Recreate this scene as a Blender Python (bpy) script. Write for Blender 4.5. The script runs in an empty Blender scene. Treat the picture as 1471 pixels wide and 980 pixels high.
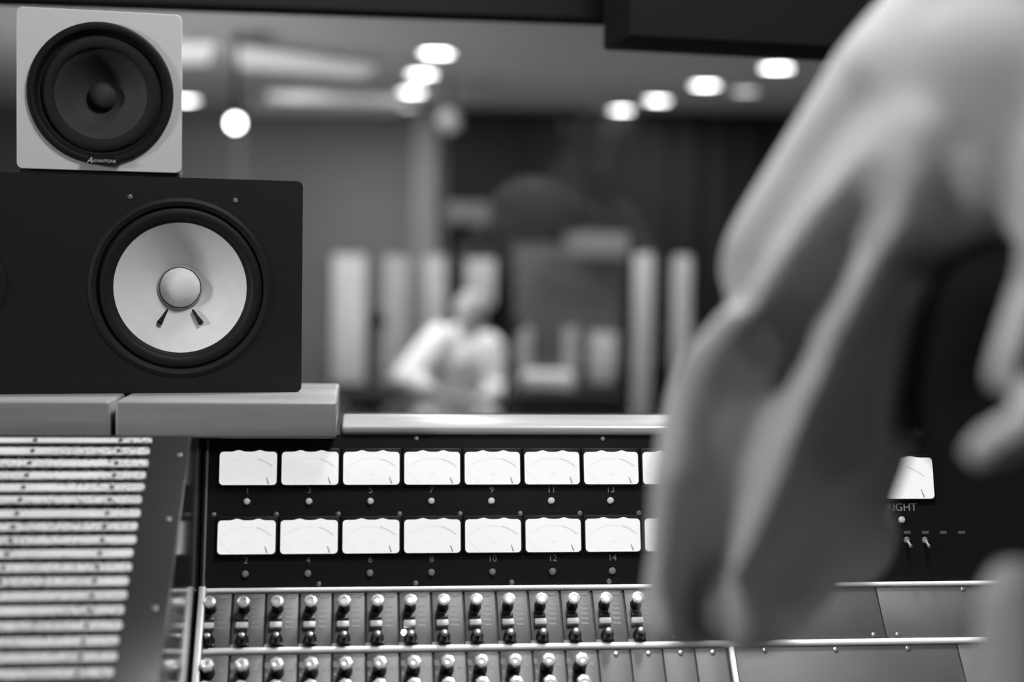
import bpy, bmesh, math, random
import numpy as np
from mathutils import Vector, Matrix, noise
random.seed(7)
SC = bpy.context.scene
COL = SC.collection
PI = math.pi
R = math.radians

# ------------------------------------------------------------------ camera frame
FPX = 50/36*1471
CAM = Vector((0, 0, 1.31))
AZ, PT, RO = R(6.3), R(2.52), R(0.8)
DV = Vector((math.sin(AZ)*math.cos(PT), math.cos(AZ)*math.cos(PT), -math.sin(PT)))
R0 = Vector((math.cos(AZ), -math.sin(AZ), 0))
U0 = R0.cross(DV)
RV = R0*math.cos(RO) + U0*math.sin(RO)
UV = U0*math.cos(RO) - R0*math.sin(RO)
FH = Vector((math.sin(AZ), math.cos(AZ), 0))

def ray(px, py):
    return DV + RV*((px-735.5)/FPX) + UV*((490-py)/FPX)
def P(px, py, z):
    """point seen at a photo position at optical distance z"""
    return CAM + ray(px, py)*z
def L(x, z, h):
    """live room axes: x right, z away, h height above floor"""
    return Vector((0, 0, h)) + R0*x + FH*z
LROT = Matrix((R0, FH, Vector((0, 0, 1)))).transposed().to_4x4()

# ------------------------------------------------------------------ materials
MATS = {}
def mat(name, v, rough=0.6, metal=0.0, spec=0.5, emit=0.0, coat=0.0, bump=None, vary=None, trans=None):
    if name in MATS: return MATS[name]
    m = bpy.data.materials.new(name); m.use_nodes = True
    nt = m.node_tree; b = nt.nodes['Principled BSDF']
    b.inputs['Base Color'].default_value = (v, v, v, 1)
    b.inputs['Roughness'].default_value = rough
    b.inputs['Metallic'].default_value = metal
    b.inputs['Specular IOR Level'].default_value = spec
    b.inputs['Coat Weight'].default_value = coat
    if emit:
        b.inputs['Emission Color'].default_value = (1, 1, 1, 1)
        b.inputs['Emission Strength'].default_value = emit
    tc = nt.nodes.new('ShaderNodeTexCoord')
    if vary:      # (scale xyz, lo, hi, detail)
        mp = nt.nodes.new('ShaderNodeMapping'); mp.inputs['Scale'].default_value = vary[0]
        nz = nt.nodes.new('ShaderNodeTexNoise'); nz.inputs['Scale'].default_value = 1; nz.inputs['Detail'].default_value = vary[3]
        cr = nt.nodes.new('ShaderNodeValToRGB')
        cr.color_ramp.elements[0].position = .3; cr.color_ramp.elements[1].position = .7
        cr.color_ramp.elements[0].color = (vary[1],)*3+(1,); cr.color_ramp.elements[1].color = (vary[2],)*3+(1,)
        nt.links.new(tc.outputs['Object'], mp.inputs['Vector']); nt.links.new(mp.outputs[0], nz.inputs['Vector'])
        nt.links.new(nz.outputs['Fac'], cr.inputs['Fac']); nt.links.new(cr.outputs['Color'], b.inputs['Base Color'])
    if bump:      # (scale, strength)
        n2 = nt.nodes.new('ShaderNodeTexNoise'); n2.inputs['Scale'].default_value = bump[0]; n2.inputs['Detail'].default_value = 3
        bp = nt.nodes.new('ShaderNodeBump'); bp.inputs['Strength'].default_value = bump[1]; bp.inputs['Distance'].default_value = .002
        nt.links.new(tc.outputs['Object'], n2.inputs['Vector']); nt.links.new(n2.outputs['Fac'], bp.inputs['Height'])
        nt.links.new(bp.outputs['Normal'], b.inputs['Normal'])
    MATS[name] = m
    return m

M_wood = mat('ash wood', .3, .38, vary=((3, 30, 60), .19, .28, 5))
M_capwood = mat('pale trim wood', .4, .3, vary=((2, 40, 60), .33, .43, 4))
M_black = mat('black painted cabinet', .009, .5, spec=.25, bump=(400, .08))
M_blackpanel = mat('black anodised panel', .008, .45, spec=.2)
M_gloss = mat('glossy black lacquer', .012, .12, spec=.5)
M_matte = mat('matte black', .01, .8, spec=.2)
M_cube = mat('cream lacquer', .52, .28, spec=.5)
M_cone = mat('white paper cone', .62, .75, spec=.2, vary=((60, 60, 60), .60, .64, 4))
M_dcap = mat('white dust cap', .66, .6, spec=.3)
M_dcone = mat('dark driver cone', .03, .65, spec=.15)
M_rubber = mat('black rubber', .008, .6, spec=.2)
M_alu = mat('brushed aluminium', .72, .3, metal=.85)
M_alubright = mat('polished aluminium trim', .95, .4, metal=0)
M_chrome = mat('bright knob cap', .55, .25, metal=.3)
M_mod = mat('grey module faceplate', .11, .45, vary=((30, 30, 30), .10, .12, 2))
M_blank = mat('dark grey blank panel', .11, .5, vary=((20, 20, 20), .065, .08, 2))
M_knob = mat('black knob plastic', .01, .35)
M_butt = mat('pale push button', .6, .4)
M_print = mat('white silkscreen print', .42, .6)
M_dprint = mat('faint print', .28, .6)
M_dial = mat('lit meter dial', .3, .6, emit=.72)
M_dprn = mat('dial ink pale', .25, .6, emit=.52)
M_ink = mat('dial ink', .1, .6, emit=.15)
M_lamp = mat('ceiling lamp glass', .8, .4, emit=16)
M_lampdim = mat('dim ceiling lamp glass', .8, .4, emit=2.2)
M_spotl = mat('stage lamp glass', .8, .4, emit=14)
M_lit = mat('lit indicator', .8, .3, emit=3)
M_jacket = mat('pale grey sweatshirt cloth', .5, .95, spec=.1, bump=(900, .2))
M_shirt = mat('black shirt cloth', .012, .9, spec=.1)
M_pants = mat('pale grey trouser cloth', .4, .95, spec=.1)
M_skin = mat('skin', .34, .55, spec=.3)
M_hair = mat('dark hair', .02, .6)
M_eye = mat('eye', .6, .2)
M_white = mat('white shirt cloth', .75, .9, spec=.1)
M_wallL = mat('grey live room wall', .10, .9, vary=((.6, .6, .6), .08, .12, 3))
M_dark = mat('dark wall cloth', .012, .9, spec=.1)
M_soffit = mat('black soffit cloth', .018, .95, spec=.05)
M_ceilL = mat('grey live room ceiling', .3, .9)
M_pale = mat('pale fabric panel', .5, .9)
M_floor = mat('wood floor', .1, .4, vary=((3, 12, 3), .08, .12, 3))
M_ceil = mat('dark ceiling', .05, .9)
M_wallC = mat('control room wall', .08, .9)
M_post = mat('grey column paint', .15, .8)

def strip_material():
    m = bpy.data.materials.new('paper label strip'); m.use_nodes = True
    nt = m.node_tree; b = nt.nodes['Principled BSDF']; b.inputs['Roughness'].default_value = .5
    tc = nt.nodes.new('ShaderNodeTexCoord')
    geo = nt.nodes.new('ShaderNodeNewGeometry')
    def nz(scale, lo, hi, p0, p1, det=3):
        mp = nt.nodes.new('ShaderNodeMapping'); mp.inputs['Scale'].default_value = scale
        n = nt.nodes.new('ShaderNodeTexNoise'); n.inputs['Scale'].default_value = 1; n.inputs['Detail'].default_value = det
        c = nt.nodes.new('ShaderNodeValToRGB')
        c.color_ramp.elements[0].position = p0; c.color_ramp.elements[1].position = p1
        c.color_ramp.elements[0].color = (lo,)*3+(1,); c.color_ramp.elements[1].color = (hi,)*3+(1,)
        nt.links.new(geo.outputs['Position'], mp.inputs[0]); nt.links.new(mp.outputs[0], n.inputs['Vector']); nt.links.new(n.outputs['Fac'], c.inputs['Fac'])
        return c
    a = nz((380, 500, 500), .35, 1, .40, .50, 2)       # handwriting
    g = nz((8, 70, 70), 0, 1, .44, .54, 2)            # where it is written
    t = nz((25, 40, 40), .44, .54, .3, .7)
    mx = nt.nodes.new('ShaderNodeMix'); mx.data_type = 'RGBA'
    nt.links.new(g.outputs[0], mx.inputs['Factor']); mx.inputs[6].default_value = (1, 1, 1, 1); nt.links.new(a.outputs[0], mx.inputs[7])
    mu = nt.nodes.new('ShaderNodeMix'); mu.data_type = 'RGBA'; mu.blend_type = 'MULTIPLY'; mu.inputs['Factor'].default_value = 1
    nt.links.new(t.outputs[0], mu.inputs[6]); nt.links.new(mx.outputs[2], mu.inputs[7])
    nt.links.new(mu.outputs[2], b.inputs['Base Color'])
    return m
M_strip = strip_material()

def glass_material():
    m = bpy.data.materials.new('window glass'); m.use_nodes = True
    nt = m.node_tree; nt.nodes.clear()
    o = nt.nodes.new('ShaderNodeOutputMaterial'); t = nt.nodes.new('ShaderNodeBsdfTransparent')
    t.inputs[0].default_value = (.96, .96, .96, 1)
    g = nt.nodes.new('ShaderNodeBsdfGlossy'); g.inputs['Roughness'].default_value = .0
    f = nt.nodes.new('ShaderNodeFresnel'); f.inputs[0].default_value = 1.35
    mx = nt.nodes.new('ShaderNodeMixShader')
    nt.links.new(f.outputs[0], mx.inputs[0]); nt.links.new(t.outputs[0], mx.inputs[1]); nt.links.new(g.outputs[0], mx.inputs[2]); nt.links.new(mx.outputs[0], o.inputs[0])
    return m
M_glass = glass_material()

# ------------------------------------------------------------------ mesh helpers
def nb(): return bmesh.new()
def box(bm, x0, x1, y0, y1, z0, z1, bev=0, seg=2, M=None, mi=0):
    r = bmesh.ops.create_cube(bm, size=1)
    vs = r['verts']
    for v in vs:
        v.co = Vector((x0+(v.co.x+.5)*(x1-x0), y0+(v.co.y+.5)*(y1-y0), z0+(v.co.z+.5)*(z1-z0)))
    if bev:
        es = list({e for v in vs for e in v.link_edges})
        rr = bmesh.ops.bevel(bm, geom=es, offset=bev, segments=seg, affect='EDGES', profile=.5)
        vs = list({v for f in rr['faces'] for v in f.verts} | {v for v in vs if v.is_valid})
    if M is not None:
        for v in vs: v.co = M @ v.co
    return vs
def lathe(bm, prof, n=32, M=None, cap0=True, cap1=True):
    """prof: list of (r, z) around local z"""
    rings = []
    for (r, z) in prof:
        if r < 1e-6:
            v = bm.verts.new((0, 0, z)); rings.append([v])
        else:
            rings.append([bm.verts.new((r*math.cos(2*PI*k/n), r*math.sin(2*PI*k/n), z)) for k in range(n)])
    fs = []
    for a, b in zip(rings, rings[1:]):
        for k in range(n):
            k2 = (k+1) % n
            if len(a) == 1 and len(b) == 1: continue
            if len(a) == 1: fs.append(bm.faces.new((a[0], b[k2], b[k])))
            elif len(b) == 1: fs.append(bm.faces.new((a[k], a[k2], b[0])))
            else: fs.append(bm.faces.new((a[k], a[k2], b[k2], b[k])))
    if cap0 and len(rings[0]) > 1: bm.faces.new(list(reversed(rings[0])))
    if cap1 and len(rings[-1]) > 1: bm.faces.new(rings[-1])
    vs = [v for r in rings for v in r]
    if M is not None:
        for v in vs: v.co = M @ v.co
    return vs
def tube(bm, pts, r, n=10):
    pts = [Vector(p) for p in pts]
    rings = []
    for i, p in enumerate(pts):
        d = (pts[min(i+1, len(pts)-1)] - pts[max(i-1, 0)]).normalized()
        a = d.orthogonal().normalized() if i == 0 else (rings_a - d*rings_a.dot(d)).normalized()
        rings_a = a; b = d.cross(a)
        rr = r[i] if isinstance(r, (list, tuple)) else r
        rings.append([bm.verts.new(p + (a*math.cos(2*PI*k/n) + b*math.sin(2*PI*k/n))*rr) for k in range(n)])
    for A, B in zip(rings, rings[1:]):
        for k in range(n): bm.faces.new((A[k], A[(k+1) % n], B[(k+1) % n], B[k]))
    bm.faces.new(list(reversed(rings[0]))); bm.faces.new(rings[-1])
def prism(bm, poly, z0, z1, M=None, axis='z'):
    """poly extruded along z (or x: poly is (y,z))"""
    def mk(p, t): return Vector((p[0], p[1], t)) if axis == 'z' else Vector((t, p[0], p[1]))
    a = [bm.verts.new(mk(p, z0)) for p in poly]; b = [bm.verts.new(mk(p, z1)) for p in poly]
    n = len(poly)
    bm.faces.new(list(reversed(a))); bm.faces.new(b)
    for k in range(n): bm.faces.new((a[k], a[(k+1) % n], b[(k+1) % n], b[k]))
    if M is not None:
        for v in a+b: v.co = M @ v.co
    return a+b
def T(x, y, z): return Matrix.Translation((x, y, z))
def mesh(bm, name, smooth=True, ang=40):
    bmesh.ops.recalc_face_normals(bm, faces=bm.faces)
    me = bpy.data.meshes.new(name); bm.to_mesh(me); bm.free()
    if smooth:
        me.shade_smooth()
        bm2 = bmesh.new(); bm2.from_mesh(me)
        for e in bm2.edges:
            e.smooth = not (len(e.link_faces) == 2 and e.calc_face_angle(0) > R(ang))
        bm2.to_mesh(me); bm2.free()
    return me

# ------------------------------------------------------------------ object helpers
WM = {}
def put(name, me, m, parent=None, M=None):
    """mesh -> object; M is its world matrix"""
    if isinstance(me, bmesh.types.BMesh): me = mesh(me, name)
    o = bpy.data.objects.new(name, me); COL.objects.link(o)
    if m is not None and not len(me.materials): me.materials.append(m)
    M = M if M is not None else Matrix.Identity(4)
    WM[o.name] = M.copy()
    if parent is not None:
        o.parent = parent
        o.matrix_basis = WM[parent.name].inverted() @ M
    else: o.matrix_basis = M
    return o
def tag(o, label, cat, group=None):
    o['label'] = label; o['category'] = cat
    if group: o['group'] = group
    return o
def thing(name, label, cat, M, group=None):
    o = bpy.data.objects.new(name, None); COL.objects.link(o); o.empty_display_size = .05
    if not isinstance(M, Matrix): M = Matrix.Translation(M)
    WM[o.name] = M.copy(); o.matrix_basis = M
    return tag(o, label, cat, group)
def struct(name, bm, m, M=None):
    o = put(name, bm, m, None, M); o['kind'] = 'structure'; return o
def copytree(o, M, label=None, group=None):
    """copy a thing or part (with children) to world matrix M"""
    def rec(s, par):
        c = s.copy(); COL.objects.link(c); c.parent = par
        for ch in list(s.children): rec(ch, c)
        return c
    kids = list(o.children)
    c = o.copy(); COL.objects.link(c)
    WM[c.name] = M.copy()
    if o.parent is not None:
        c.parent = o.parent; c.matrix_basis = WM[o.parent.name].inverted() @ M
    else: c.matrix_basis = M
    for ch in kids: rec(ch, c)
    if label: c['label'] = label
    if group: c['group'] = group
    return c
def text_mesh(s, size, ext=.0002, shear=0, align='CENTER', space=1.0):
    cu = bpy.data.curves.new('t', 'FONT'); cu.body = s; cu.size = size; cu.extrude = ext; cu.align_x = align; cu.align_y = 'CENTER'
    cu.shear = shear; cu.space_character = space
    o = bpy.data.objects.new('t', cu); COL.objects.link(o)
    bpy.context.view_layer.update()
    dg = bpy.context.evaluated_depsgraph_get()
    me = bpy.data.meshes.new_from_object(o.evaluated_get(dg))
    bpy.data.objects.remove(o); bpy.data.curves.remove(cu)
    me.materials.clear()
    return me
def frame(o, u, v, n):
    """world matrix from an origin and axes"""
    M = Matrix((u, v, n)).transposed().to_4x4(); M.translation = o
    return M

class Plane:
    """plane parallel to world X, rising away from the viewer at inclination inc"""
    def __init__(s, o, inc):
        s.o = o; s.u = Vector((1, 0, 0)); s.v = Vector((0, math.cos(inc), math.sin(inc))); s.n = s.u.cross(s.v)
    def hit(s, px, py):
        d = ray(px, py); t = (s.o-CAM).dot(s.n)/d.dot(s.n); q = CAM+d*t-s.o
        return q.dot(s.u), q.dot(s.v)
    def M(s, u, v, h=0): return frame(s.o+s.u*u+s.v*v+s.n*h, s.u, s.v, s.n)
    def at(s, u, v, h=0): return s.o+s.u*u+s.v*v+s.n*h

# ================================================================== CONSOLE
PM = Plane(P(700, 845, 1.375), R(76))            # meter panel
PC = Plane(P(700, 849, 1.372), R(52))            # channel modules
PB = Plane(P(150, 629, 1.27), R(38))             # patch bay
uw, _ = PM.hit(293.5, 632)                         # where the patch bay side wall stands
XW = PM.at(uw, 0).x
_, vtop = PM.hit(700, 625)
XL, XR = -1.35, 1.45
top = PM.at(0, vtop); bot = PM.at(0, 0)
mb = PC.at(0, -.225)                             # lower end of the module slope
print('meter panel top', top, 'bottom', bot, 'modules end', mb, 'XW', XW)
con = thing('mixing_console', 'long analogue mixing console with lit white level meters and rows of knobs', 'mixing console', (0, 1.4, 0))
body_poly = [(top.y, top.z), (bot.y, bot.z), (PC.at(0, 0).y, PC.at(0, 0).z), (mb.y, mb.z), (.985, mb.z-.02), (.96, mb.z-.03), (.96, mb.z-.08), (1.3, mb.z-.18), (1.3, .0), (1.62, 0), (1.62, top.z)]
bm = nb(); prism(bm, [(y, z) for y, z in body_poly], XW, XR, axis='x')
put('console_body', bm, M_blackpanel, con)
by0 = PB.at(0, 0).y + .06

# wooden cap on the meter bridge
um, vm = PM.hit(482, 622)
bm = nb(); box(bm, PM.at(um, 0).x+.006, XR, top.y-.004, top.y+.115, top.z, top.z+.0095, bev=.0035, seg=3)
put('top_cap', bm, M_capwood, con)['label'] = 'pale wooden cap strip along the meter bridge'
# meter panel joints: thin light seam at left edge, screws
bm = nb(); box(bm, -.0011, .0011, 0, vtop-.001, 0, .0012)
put('panel_edge', bm, mat('dull metal edge', .25, .4, metal=.6), con, PM.M(uw+.0036, 0, .0002))

# ---- level meters
def dial_outline(w, h):
    pts = []
    r = .0035
    def arc(cx, cy, a0, a1, rr=r):
        for k in range(5):
            a = a0+(a1-a0)*k/4; pts.append((cx+rr*math.cos(a), cy+rr*math.sin(a)))
    arc(-w/2+r, -h/2+r, PI, 1.5*PI); arc(w/2-r, -h/2+r, 1.5*PI, 2*PI)
    arc(w/2-r, h/2-r-.001, 0, .5*PI)
    for k in range(1, 24):
        t = k/24; x = (w/2-r)*(1-2*t)
        y = h/2-.001
        for c in (-.17, .2): y += .0016*math.exp(-((x-c*w)/(.07*w))**2)  # glow of the two bulbs, shaped into the dial's top edge
        pts.append((x, y))
    arc(-w/2+r, h/2-r-.001, .5*PI, PI)
    return pts
def make_meter(w, h, M):
    bm = nb(); box(bm, -w/2-.0018, w/2+.0018, -h/2-.002, h/2+.003, 0, .004, bev=.0012)
    mt = put('level_meter', bm, M_blackpanel, con, M)
    bm = nb(); prism(bm, dial_outline(w, h), 0, .0006); put('dial', bm, M_dial, mt, M @ T(0, 0, .0041))
    bm = nb()
    ca = Vector((0, -h*.75)); ra = h*1.02
    def seg(a0, a1, rr, wd, n=10):
        for k in range(n):
            q = []
            for (a, r2) in ((a0+(a1-a0)*k/n, rr), (a0+(a1-a0)*(k+1)/n, rr), (a0+(a1-a0)*(k+1)/n, rr+wd), (a0+(a1-a0)*k/n, rr+wd)):
                q.append(bm.verts.new((ca.x+r2*math.sin(a), ca.y+r2*math.cos(a), 0)))
            bm.faces.new(q)
    seg(R(-42), R(14), ra, .0004); seg(R(14), R(42), ra, .0016)
    for k in range(11):
        a = R(-42+8.4*k); seg(a-.004, a+.004, ra, .0032, 1)
    put('scale_arc', bm, M_dprn, mt, M @ T(0, 0, .005))
    me = text_mesh('VU', h*.13, .0001); put('meter_lettering', me, M_dprn, mt, M @ T(0, -h*.2, .005))
    a = R(-44); d = Vector((math.sin(a), math.cos(a), 0))
    bm = nb(); o = Vector((-w*.22, -h*.5, 0)); tube(bm, [o, o+d*h*.62], .00022, 6)
    put('needle', bm, M_dprn, mt, M @ T(0, 0, .0056))
    bm = nb(); tube(bm, [(w*.36, -h*.47, 0), (w*.32, -h*.28, 0)], [.0007, .0004], 6)
    put('end_stop', bm, M_ink, mt, M @ T(0, 0, .0056))
    return mt
u0, v0 = PM.hit(316, 697.5); u1, v1 = PM.hit(316, 648.5); u6, _ = PM.hit(838, 673); ua, _ = PM.hit(316, 673)
ub, _ = PM.hit(398, 673); _, vb0 = PM.hit(400, 796); _, vb1 = PM.hit(400, 747)
pitch = (u6-ua)/6; mw = ub-ua; mh = v1-v0
print('meter pitch', pitch, 'w', mw, 'h', mh, 'vtop', vtop)
NCOL = 8
ucol = [ua+mw/2+i*pitch for i in range(NCOL)]
vt, vl = (v0+v1)/2, (vb0+vb1)/2
proto = make_meter(mw, mh, PM.M(ucol[0], vt))
for i in range(NCOL):
    for vv in (vt, vl):
        if i == 0 and vv == vt: continue
        copytree(proto, PM.M(ucol[i], vv))
lampm = nb(); lathe(lampm, [(.0034, 0), (.0034, .0015), (.0026, .0028), (.0, .0036)], 14); lampm = mesh(lampm, 'indicator_lamp'); lampm2 = lampm.copy()
scrm = nb(); lathe(scrm, [(.0026, 0), (.0024, .0008), (0, .0014)], 10); scrm = mesh(scrm, 'screw')
M_ind = mat('unlit indicator', .85, .3, metal=.2)
M_ind2 = mat('darker unlit indicator', .3, .3, metal=.2)
M_scr = mat('screw head', .35, .3, metal=.8)
for i in range(NCOL):
    for row, (px, yn, yl) in enumerate(((355+87*i, 704, 720), (353+88*i, 803, 822))):
        u, _ = PM.hit(px, yn); _, vn = PM.hit(700, yn); _, vl2 = PM.hit(700, yl)
        me = text_mesh(str(2*i+1+row), .0088, .0002)
        put('channel_number', me, M_dprint, con, PM.M(ucol[i]-.0005, vn, .0004))
        put('indicator_lamp', lampm if row == 0 else lampm2, M_ind if row == 0 else M_ind2, con, PM.M(ucol[i]-.0008, vl2, 0))
for i in range(9):
    u, _ = PM.hit(308+87.5*i, 738); _, v = PM.hit(700, 738); put('panel_screw', scrm, M_scr, con, PM.M(ua-.0045+i*pitch, v))
for px in (458, 597, 735, 875, 1015, 1155):
    u, v = PM.hit(px, 838); put('panel_screw', scrm, M_scr, con, PM.M(u, PM.hit(700, 837)[1]))
for px in (598, 866, 1130): 
    u, v = PM.hit(px, 629); put('panel_screw', scrm, M_scr, con, PM.M(u, PM.hit(700, 630)[1]))
# right hand stereo meters
ur, vr0 = PM.hit(1340, 717); _, vr1 = PM.hit(1334, 657)
sw, sh = .078, vr1-vr0
for k, nm in enumerate(('RIGHT', 'LEFT')):
    uc = ur-sw/2-k*(sw+.006)
    make_meter(sw, sh, PM.M(uc, (vr0+vr1)/2))
    me = text_mesh(nm, .011, .0002); put('meter_name', me, M_dprint, con, PM.M(PM.hit(1295, 730)[0]-k*(sw+.006), vr0-.0085, .0004))
    put('indicator_lamp', lampm, M_ind, con, PM.M(PM.hit(1295, 747)[0]-k*(sw+.006), PM.hit(1295, 747)[1]))
for k in range(4):
    u, v = PM.hit(1303+26*k, 765)
    me = text_mesh('...', .011, .0002) if False else None
    bm = nb(); box(bm, -.0035, .0035, -.0014, .0014, 0, .0004)
    put('switch_legend', bm, mat('dull print', .1, .6), con, PM.M(u, v, .0002))
    if k < 2:
        u, v = PM.hit(1302+26*k, 775)
        bm = nb(); lathe(bm, [(.003, 0), (.003, .002), (.0015, .002), (.0012, .009), (.0017, .013), (0, .0145)], 12, Matrix.Rotation(R(35), 4, 'X'))
        put('toggle_switch', bm, M_alu, con, PM.M(u, v))

# ---- trim strips
u_l, _ = PC.hit(293, 850); u_end, _ = PC.hit(1640, 850)
_, vA = PC.hit(700, 847); _, vB = PC.hit(700, 932)
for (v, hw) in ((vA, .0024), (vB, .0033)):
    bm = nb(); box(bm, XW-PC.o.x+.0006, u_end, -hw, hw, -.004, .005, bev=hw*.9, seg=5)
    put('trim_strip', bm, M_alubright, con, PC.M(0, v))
bm = nb(); box(bm, -.0033, .0033, -.225, vA-.002, -.004, .018, bev=.0012, seg=2)
put('end_bar', bm, mat('satin aluminium bar', .5, .45, metal=.5), con, PC.M(XW-PC.o.x+.0042, 0))
ux, _ = PC.hit(1054, 962)
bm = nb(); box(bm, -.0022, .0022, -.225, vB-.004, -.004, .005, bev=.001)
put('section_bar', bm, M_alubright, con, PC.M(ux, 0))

# ---- channel modules
m1a, _ = PC.hit(309, 885); m1b, _ = PC.hit(919, 885); p1 = (m1b-m1a)/13
m2a, _ = PC.hit(305, 955); m2b, _ = PC.hit(838, 955); p2 = (m2b-m2a)/11
mpitch = (p1+p2)/2
print('module pitches', p1, p2, 'rows', vA, vB, PC.hit(700, 980))
def vy(y): return PC.hit(640, y)[1]
capm = nb(); lathe(capm, [(.0062, 0), (.0066, .0012), (.0058, .0022), (.0035, .0026), (.003, .0018), (0, .0018)], 8, Matrix.Identity(4)); capm = mesh(capm, 'knob_cap', ang=20)
cap2 = nb(); lathe(cap2, [(.0068, 0), (.0072, .0014), (.006, .0026), (.0032, .003), (0, .0022)], 7); cap2 = mesh(cap2, 'knob_cap', ang=20)
skm = nb(); lathe(skm, [(.0058, 0), (.0050, .003), (.0044, .014), (.0052, .0145)], 16); skm = mesh(skm, 'knob')
sk2 = nb(); lathe(sk2, [(.0066, 0), (.0062, .004), (.0056, .017)], 16); sk2 = mesh(sk2, 'knob')
k3 = nb(); lathe(k3, [(.0062, 0), (.0060, .004), (.0046, .006), (.0042, .0115), (.0034, .0125), (0, .0125)], 16); k3 = mesh(k3, 'knob')
btm = nb(); box(btm, -.0058, .0058, -.0032, .0032, 0, .006, bev=.0012); btm = mesh(btm, 'push_button')
bt2 = nb(); box(bt2, -.0052, .0052, -.0022, .0022, 0, .004, bev=.0008); bt2 = mesh(bt2, 'push_button')
tgm = nb(); lathe(tgm, [(.0028, 0), (.0026, .002), (.0012, .003), (.0014, .009), (0, .0098)], 10, Matrix.Rotation(R(-20), 4, 'Y')); tgm = mesh(tgm, 'toggle')
def legend(seed, rows, x0, x1, y0, y1):
    rnd = random.Random(seed); bm = nb()
    for k in range(rows):
        y = y0+(y1-y0)*(k+.5)/rows
        for (dx, l, tilt) in ((0, .5, .5), (.5, .4, .45)):
            xa = x0+(x1-x0)*dx; xb = xa+(x1-x0)*l
            h = (y1-y0)/rows*.16
            vs = [bm.verts.new(p) for p in ((xa, y+tilt*.0012-h, 0), (xb, y-tilt*.0012-h, 0), (xb, y-tilt*.0012+h, 0), (xa, y+tilt*.0012+h, 0))]
            bm.faces.new(vs)
    return mesh(bm, 'legend')
Gt, Gb = vA-.0028, vB+.0036
def module_upper(u):
    bm = nb(); box(bm, -mpitch/2+.0011, mpitch/2-.0011, Gb, Gt, 0, .002, bev=.0004)
    o = put('channel_module', bm, M_mod, con, PC.M(u, 0))
    def S(nm, me, m, y, du=0, h=.002): return put(nm, me, m, o, PC.M(u+du, vy(y), h))
    du = -.0045
    k = S('knob', skm, M_knob, 873, du); 
    put('knob_cap', capm, M_chrome, o, PC.M(u+du, vy(873), .0165))['label'] = 'bright metal knob cap'
    S('push_button', bt2, M_knob, 889, du-.001)
    S('push_button', btm, M_butt, 899, du-.001)['label'] = 'pale push button'
    S('knob', k3, M_knob, 918, du)
    put('knob_marker', scrm, M_print, o, PC.M(u+du, vy(918), .0146))
    S('toggle', tgm, M_knob, 925, du+.004)
    put('legend', legend(3, 5, .003, .011, vy(903), vy(868)), M_dprint, o, PC.M(u, 0, .0022))
    bm = nb(); box(bm, -.004, .0035, vy(856.5)-.0016, vy(856.5)+.0016, 0, .0003); put('label_tab', bm, mat('tab', .22, .6), o, PC.M(u+.008, 0, .002))
    bm = nb(); box(bm, -.0035, .0035, vy(925.5)-.0014, vy(925.5)+.0014, 0, .0003); put('label_tab', bm, mat('tab2', .3, .6), o, PC.M(u-.012, 0, .002))
    return o
def module_lower(u):
    y1 = -.223
    bm = nb(); box(bm, -mpitch/2+.0011, mpitch/2-.0011, y1, vB-.0036, 0, .002, bev=.0004)
    o = put('channel_module', bm, M_mod, con, PC.M(u, 0))
    for j, y in enumerate((963, 995, 1028, 1060)):
        v = vy(y)
        put('knob', sk2, M_knob, o, PC.M(u-.003, v, .002))
        put('knob_cap', cap2, M_chrome, o, PC.M(u-.003, v, .019))['label'] = 'bright metal knob cap'
        bm = nb()
        for (a, b, c, d) in ((-.0145, -.0095, .004, .0095), (.0065, .011, .0015, .0045), (-.0135, -.0115, -.004, -.002)):
            bm.faces.new([bm.verts.new(q) for q in ((a, v+c, 0), (b, v+c-.001, 0), (b-.001, v+d, 0), (a, v+d, 0))])
        put('legend', bm, M_dprint, o, PC.M(u, 0, .0022))
    return o
mu = module_upper(m1a)
for i in range(1, 14): copytree(mu, PC.M(m1a+i*mpitch, 0))
ml = module_lower(m2a)
for i in range(1, 12): copytree(ml, PC.M(m2a+i*mpitch, 0))
# blank modules after the last fitted one, then wide blank panels
for i in range(12, 16):
    bm = nb(); box(bm, -mpitch/2+.0008, mpitch/2-.0008, -.223, vB-.0036, 0, .0018, bev=.0004)
    u = m2a+i*mpitch
    if u+mpitch/2 > ux-.002: break
    o = put('blank_module', bm, mat('blank module plate', .10, .5), con, PC.M(u, 0))
    put('plate_screw', scrm, M_knob, o, PC.M(u+.002, vB-.008, .0018))
ul = m1a+13.55*mpitch
wp = .222
k = 0
while ul < u_end-.05:
    b = min(ul+wp, u_end)
    bm = nb(); box(bm, ul+.0006, b-.0006, Gb, Gt, 0, .0018, bev=.0004)
    o = put('blank_panel', bm, M_blank, con, PC.M(0, 0))
    for (uu, vv) in ((ul+.012, Gb+.004), (b-.012, Gb+.004), (ul+.09, Gt-.003)): put('plate_screw', scrm, M_scr, o, PC.M(uu, vv, .0018))
    ul = b
ul = ux+.003
while ul < u_end-.05:
    b = min(ul+wp, u_end)
    bm = nb(); box(bm, ul+.0006, b-.0006, -.223, vB-.0036, 0, .0018, bev=.0004)
    o = put('blank_panel', bm, M_blank, con, PC.M(0, 0))
    for px in (ul+.03, ul+.1, b-.05): put('plate_screw', scrm, M_scr, o, PC.M(px, vB-.007, .0018))
    ul = b
# lit lamp on the seventh strip
u, v = PC.hit(580, 911)
bm = nb(); lathe(bm, [(.0026, 0), (.0026, .003), (0, .005)], 12)
put('warning_lamp', bm, M_lit, con, PC.M(u, v, .002))['label'] = 'small lit lamp on the seventh channel strip'
# fader deck and arm rest
bm = nb(); box(bm, XW, XR, .93, .985, mb.z-.085, mb.z-.018, bev=.02, seg=4)
put('arm_rest', bm, M_rubber, con)

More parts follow.
